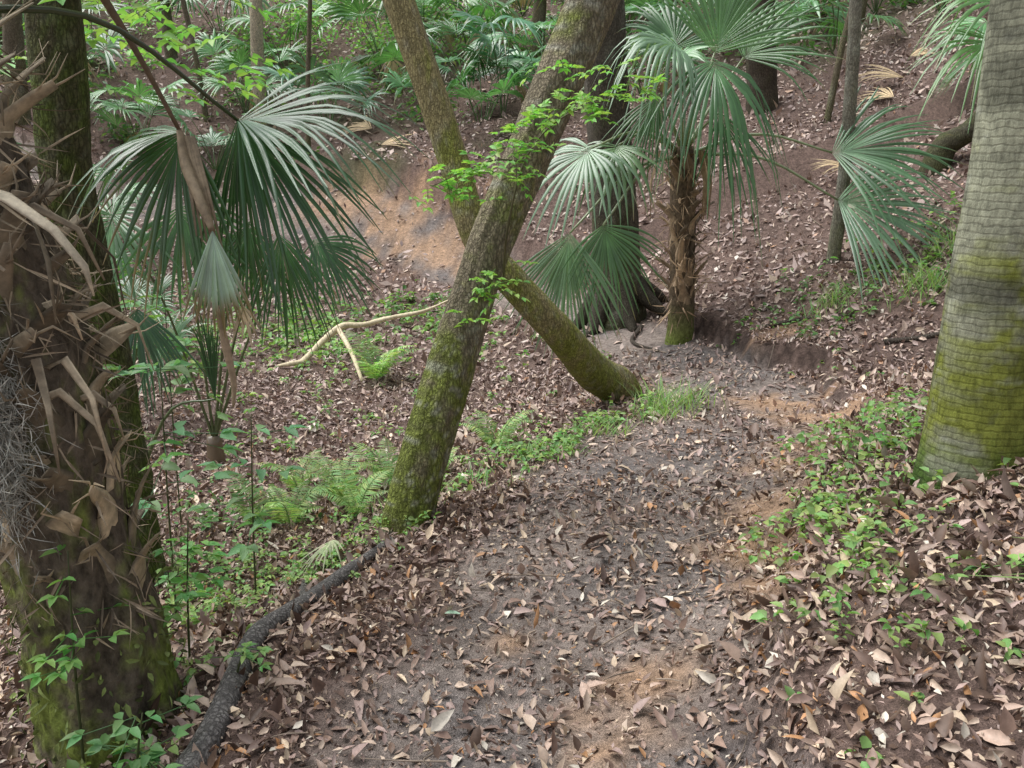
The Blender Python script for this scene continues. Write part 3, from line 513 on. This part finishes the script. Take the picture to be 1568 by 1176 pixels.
for x_,y_,N,L in [(1.4,7.15,150,.32),(1.2,6.8,80,.25),(4.3,8.8,160,.35),(3.5,9.2,90,.3),(4.8,9.3,90,.45),(-.3,4.85,40,.14),(.7,6.2,60,.2),(-.6,4.6,40,.14),(.2,5.6,50,.16)]:
    xx=rng.normal(x_,.15,N);yy=rng.normal(y_,.12,N);a=rng.random(N)*6.28
    X_=np.c_[np.cos(a)*.5,np.sin(a)*.5,np.ones(N)];leaves(mb,np.c_[xx,yy,H(xx,yy)],X_,np.c_[-np.cos(a),-np.sin(a),np.ones(N)*.3],L*rng.uniform(.5,1.2,N),.009,greens(N,(.24,.40,.14),.3),.35)
for x0,y0,a,L in [(1.62,2.0,2.7,.4),(1.7,2.05,2.9,.36),(1.75,2.2,2.5,.3)]:
    leaves(mb,[(x0,y0,h1(x0,y0)+.04)],[(math.cos(a),math.sin(a),.25)],[(0,0,1.)],L,.016,(.26,.38,.14),.25)
mb.build("ground_cover_plants",[mLeaf])

# leafy vine on leaning tree
def compound(mb,p,d,L,k=5,sz=.05,col=(.15,.36,.05)):
    p=np.asarray(p,float);d=nrm(d);t=np.linspace(.25,1,k);S=nrm(np.cross(d,V3(0,0,1)));Nn=np.cross(S,d)
    q=p+d*(L*t)[:,None]-V3(0,0,1)*(L*.25*t**2)[:,None]
    tube(mb,[p,q[k//2],q[-1]],[.0022,.0018,.001],6,4,np.array(col)*.6)
    for sg in (1,-1):
        leaves(mb,q,S*sg+d*.6+rng.normal(0,.15,(k,3)),np.tile(Nn,(k,1))+rng.normal(0,.25,(k,3)),sz*rng.uniform(.8,1.2,k),sz*.6,greens(k,col,.2),.2)
    leaves(mb,q[-1:],d[None],Nn[None],sz*1.2,sz*.6,greens(1,col,.2),.2)
mb=MB();gc=(.29,.54,.14)
tube(mb,[(-.05,4.5,.95),(-.02,4.45,1.3),(.08,4.5,1.65),(.28,4.55,1.85),(.62,4.5,1.97)],[.006,.006,.005,.004,.002],30,6,(.14,.12,.06))
tube(mb,[(.06,4.5,1.62),(-.12,4.4,1.62),(-.4,4.35,1.5)],[.005,.004,.002],16,5,(.14,.14,.06))
for (x_,z_,k) in [(-.40,1.5,6),(-.30,1.53,7),(-.2,1.56,6),(-.11,1.6,8),(-.02,1.66,8),(.05,1.72,8),(.12,1.8,7),(.18,1.85,6),(.3,1.88,6),(.37,1.9,6),(.5,1.97,7),(.6,1.95,5),(.42,1.82,5),(-.18,1.02,5),(-.08,.97,6),(-.24,.83,4),(-.02,1.08,3),(.0,1.5,4),(.22,2.1,4),(.45,2.05,4)]:
    for i in range(k):
        a=rng.random()*6.28;compound(mb,(x_+rng.normal(0,.04),4.38+rng.normal(0,.06),z_+rng.normal(0,.04)),V3(math.cos(a),math.sin(a)-.3,rng.normal(.1,.4)),rng.uniform(.07,.13),3,.043,gc)
mb.build("leafy_vine",[mLeaf])
for x_,y_,zt,k,sz,cl in [(-1.18,2.75,.42,16,.05,(.20,.44,.13)),(-1.33,2.25,.55,9,.045,(.20,.44,.13)),(-1.45,3.3,.85,9,.085,(.17,.36,.17)),(-1.2,3.6,.55,6,.085,(.17,.36,.17)),(-1.1,2.1,.12,10,.05,(.16,.34,.13)),(-2.1,5,.9,14,.09,(.14,.29,.1)),(-.95,2.55,.05,5,.035,(.2,.4,.12)),(1.5,2.3,.45,5,.05,(.24,.48,.14))]:
    mb=MB();z=h1(x_,y_);tube(mb,[(x_,y_,z),(x_+.02,y_,(z+zt)/2),(x_+.05,y_,max(zt,z+.1))],[.005,.004,.002],10,5,(.1,.12,.05))
    zt=max(zt,z+.1)
    for i in range(k):
        a=rng.random()*6.28;compound(mb,(x_+.03,y_,z+(zt-z)*rng.uniform(.45,1)),V3(math.cos(a),math.sin(a),rng.normal(.1,.2)),rng.uniform(.1,.2)*sz/.05*.8,2,sz,cl)
    mb.build("sapling_plant",[mLeaf])

# ------------------------------------------------------------ understory on slope
mb=MB()
for k in range(300):
    y_=rng.uniform(15.5,30);x_=rng.uniform(-1,1)*(.62*y_+1)
    if pathmask(np.array([x_]),np.array([y_]))[0]>.1: continue
    dens=vn(np.array([x_*.25]),np.array([y_*.25]),5)[0]
    if (x_>3.5 and y_<20 and rng.random()<.75) or dens<.3 or (y_<20 and rng.random()<.72): continue
    N=int(rng.uniform(60,190));s=rng.uniform(.3,.9);z=h1(x_,y_)
    p=V3(x_,y_,z)+np.abs(rng.normal(0,1,(N,3)))*np.array((0,0,s*.55))+rng.normal(0,1,(N,3))*np.array((s*.6,s*.5,.1))
    leaves(mb,p,rdir(N,.5),rdir(N)+V3(0,0,1),rng.uniform(.08,.2)*rng.uniform(.7,1.3,N),.07,greens(N,(.22,.43,.14) if y_>22 else (.13,.26,.09),.45),.2,0,True)
mb.build("understory_foliage",[mLeaf])
mb=MB()
tube(mb,[(-2.0,4,2.4),(-1.6,3.7,2.32),(-1.1,3.5,2.27),(-.6,3.4,2.3)],[.03,.018,.012,.006],20,6,(.06,.05,.035))
for k in range(30):
    x_=rng.uniform(-2.4,-1.35);z_=rng.uniform(1.85,2.3);a=rng.random()*6.28
    compound(mb,(x_,4.6+rng.normal(0,.3),z_+.1),V3(math.cos(a),math.sin(a),-.1),.18,3,.085,(.23,.46,.13))
mb.build("overhanging_branch",[mLeaf])

# ------------------------------------------------------------ camera, light, world
cd=bpy.data.cameras.new("camera");cd.lens=30;cd.sensor_width=36;cd.clip_end=600;co=bpy.data.objects.new("camera",cd);co.location=(0,0,1.65);co.rotation_euler=(math.radians(75),0,0);bpy.context.collection.objects.link(co);bpy.context.scene.camera=co
el=math.radians(64);d=V3(-.4,.15,0);d=nrm(d)*math.cos(el);d[2]=math.sin(el)
s=bpy.data.lights.new("sun",'SUN');s.energy=4.0;s.angle=math.radians(60);s.color=(1,.985,.965)
so=bpy.data.objects.new("sun",s)
so.rotation_euler=Vector(d).to_track_quat('Z','Y').to_euler();so.location=(0,0,20);bpy.context.collection.objects.link(so)
wd=bpy.data.worlds.new("World");bpy.context.scene.world=wd;wd.use_nodes=True;nt=wd.node_tree
sk=nt.nodes.new('ShaderNodeTexSky');sk.sky_type='NISHITA';sk.sun_disc=False;sk.sun_elevation=el;sk.sun_rotation=math.atan2(d[0],d[1]);sk.dust_density=3
hs=nt.nodes.new('ShaderNodeHueSaturation');hs.inputs['Saturation'].default_value=.3;nt.links.new(sk.outputs[0],hs.inputs['Color'])
bg=nt.nodes['Background'];bg.inputs['Strength'].default_value=.15;nt.links.new(hs.outputs[0],bg.inputs['Color'])
sc=bpy.context.scene;sc.view_settings.view_transform='Standard';sc.view_settings.look='None';sc.view_settings.exposure=0
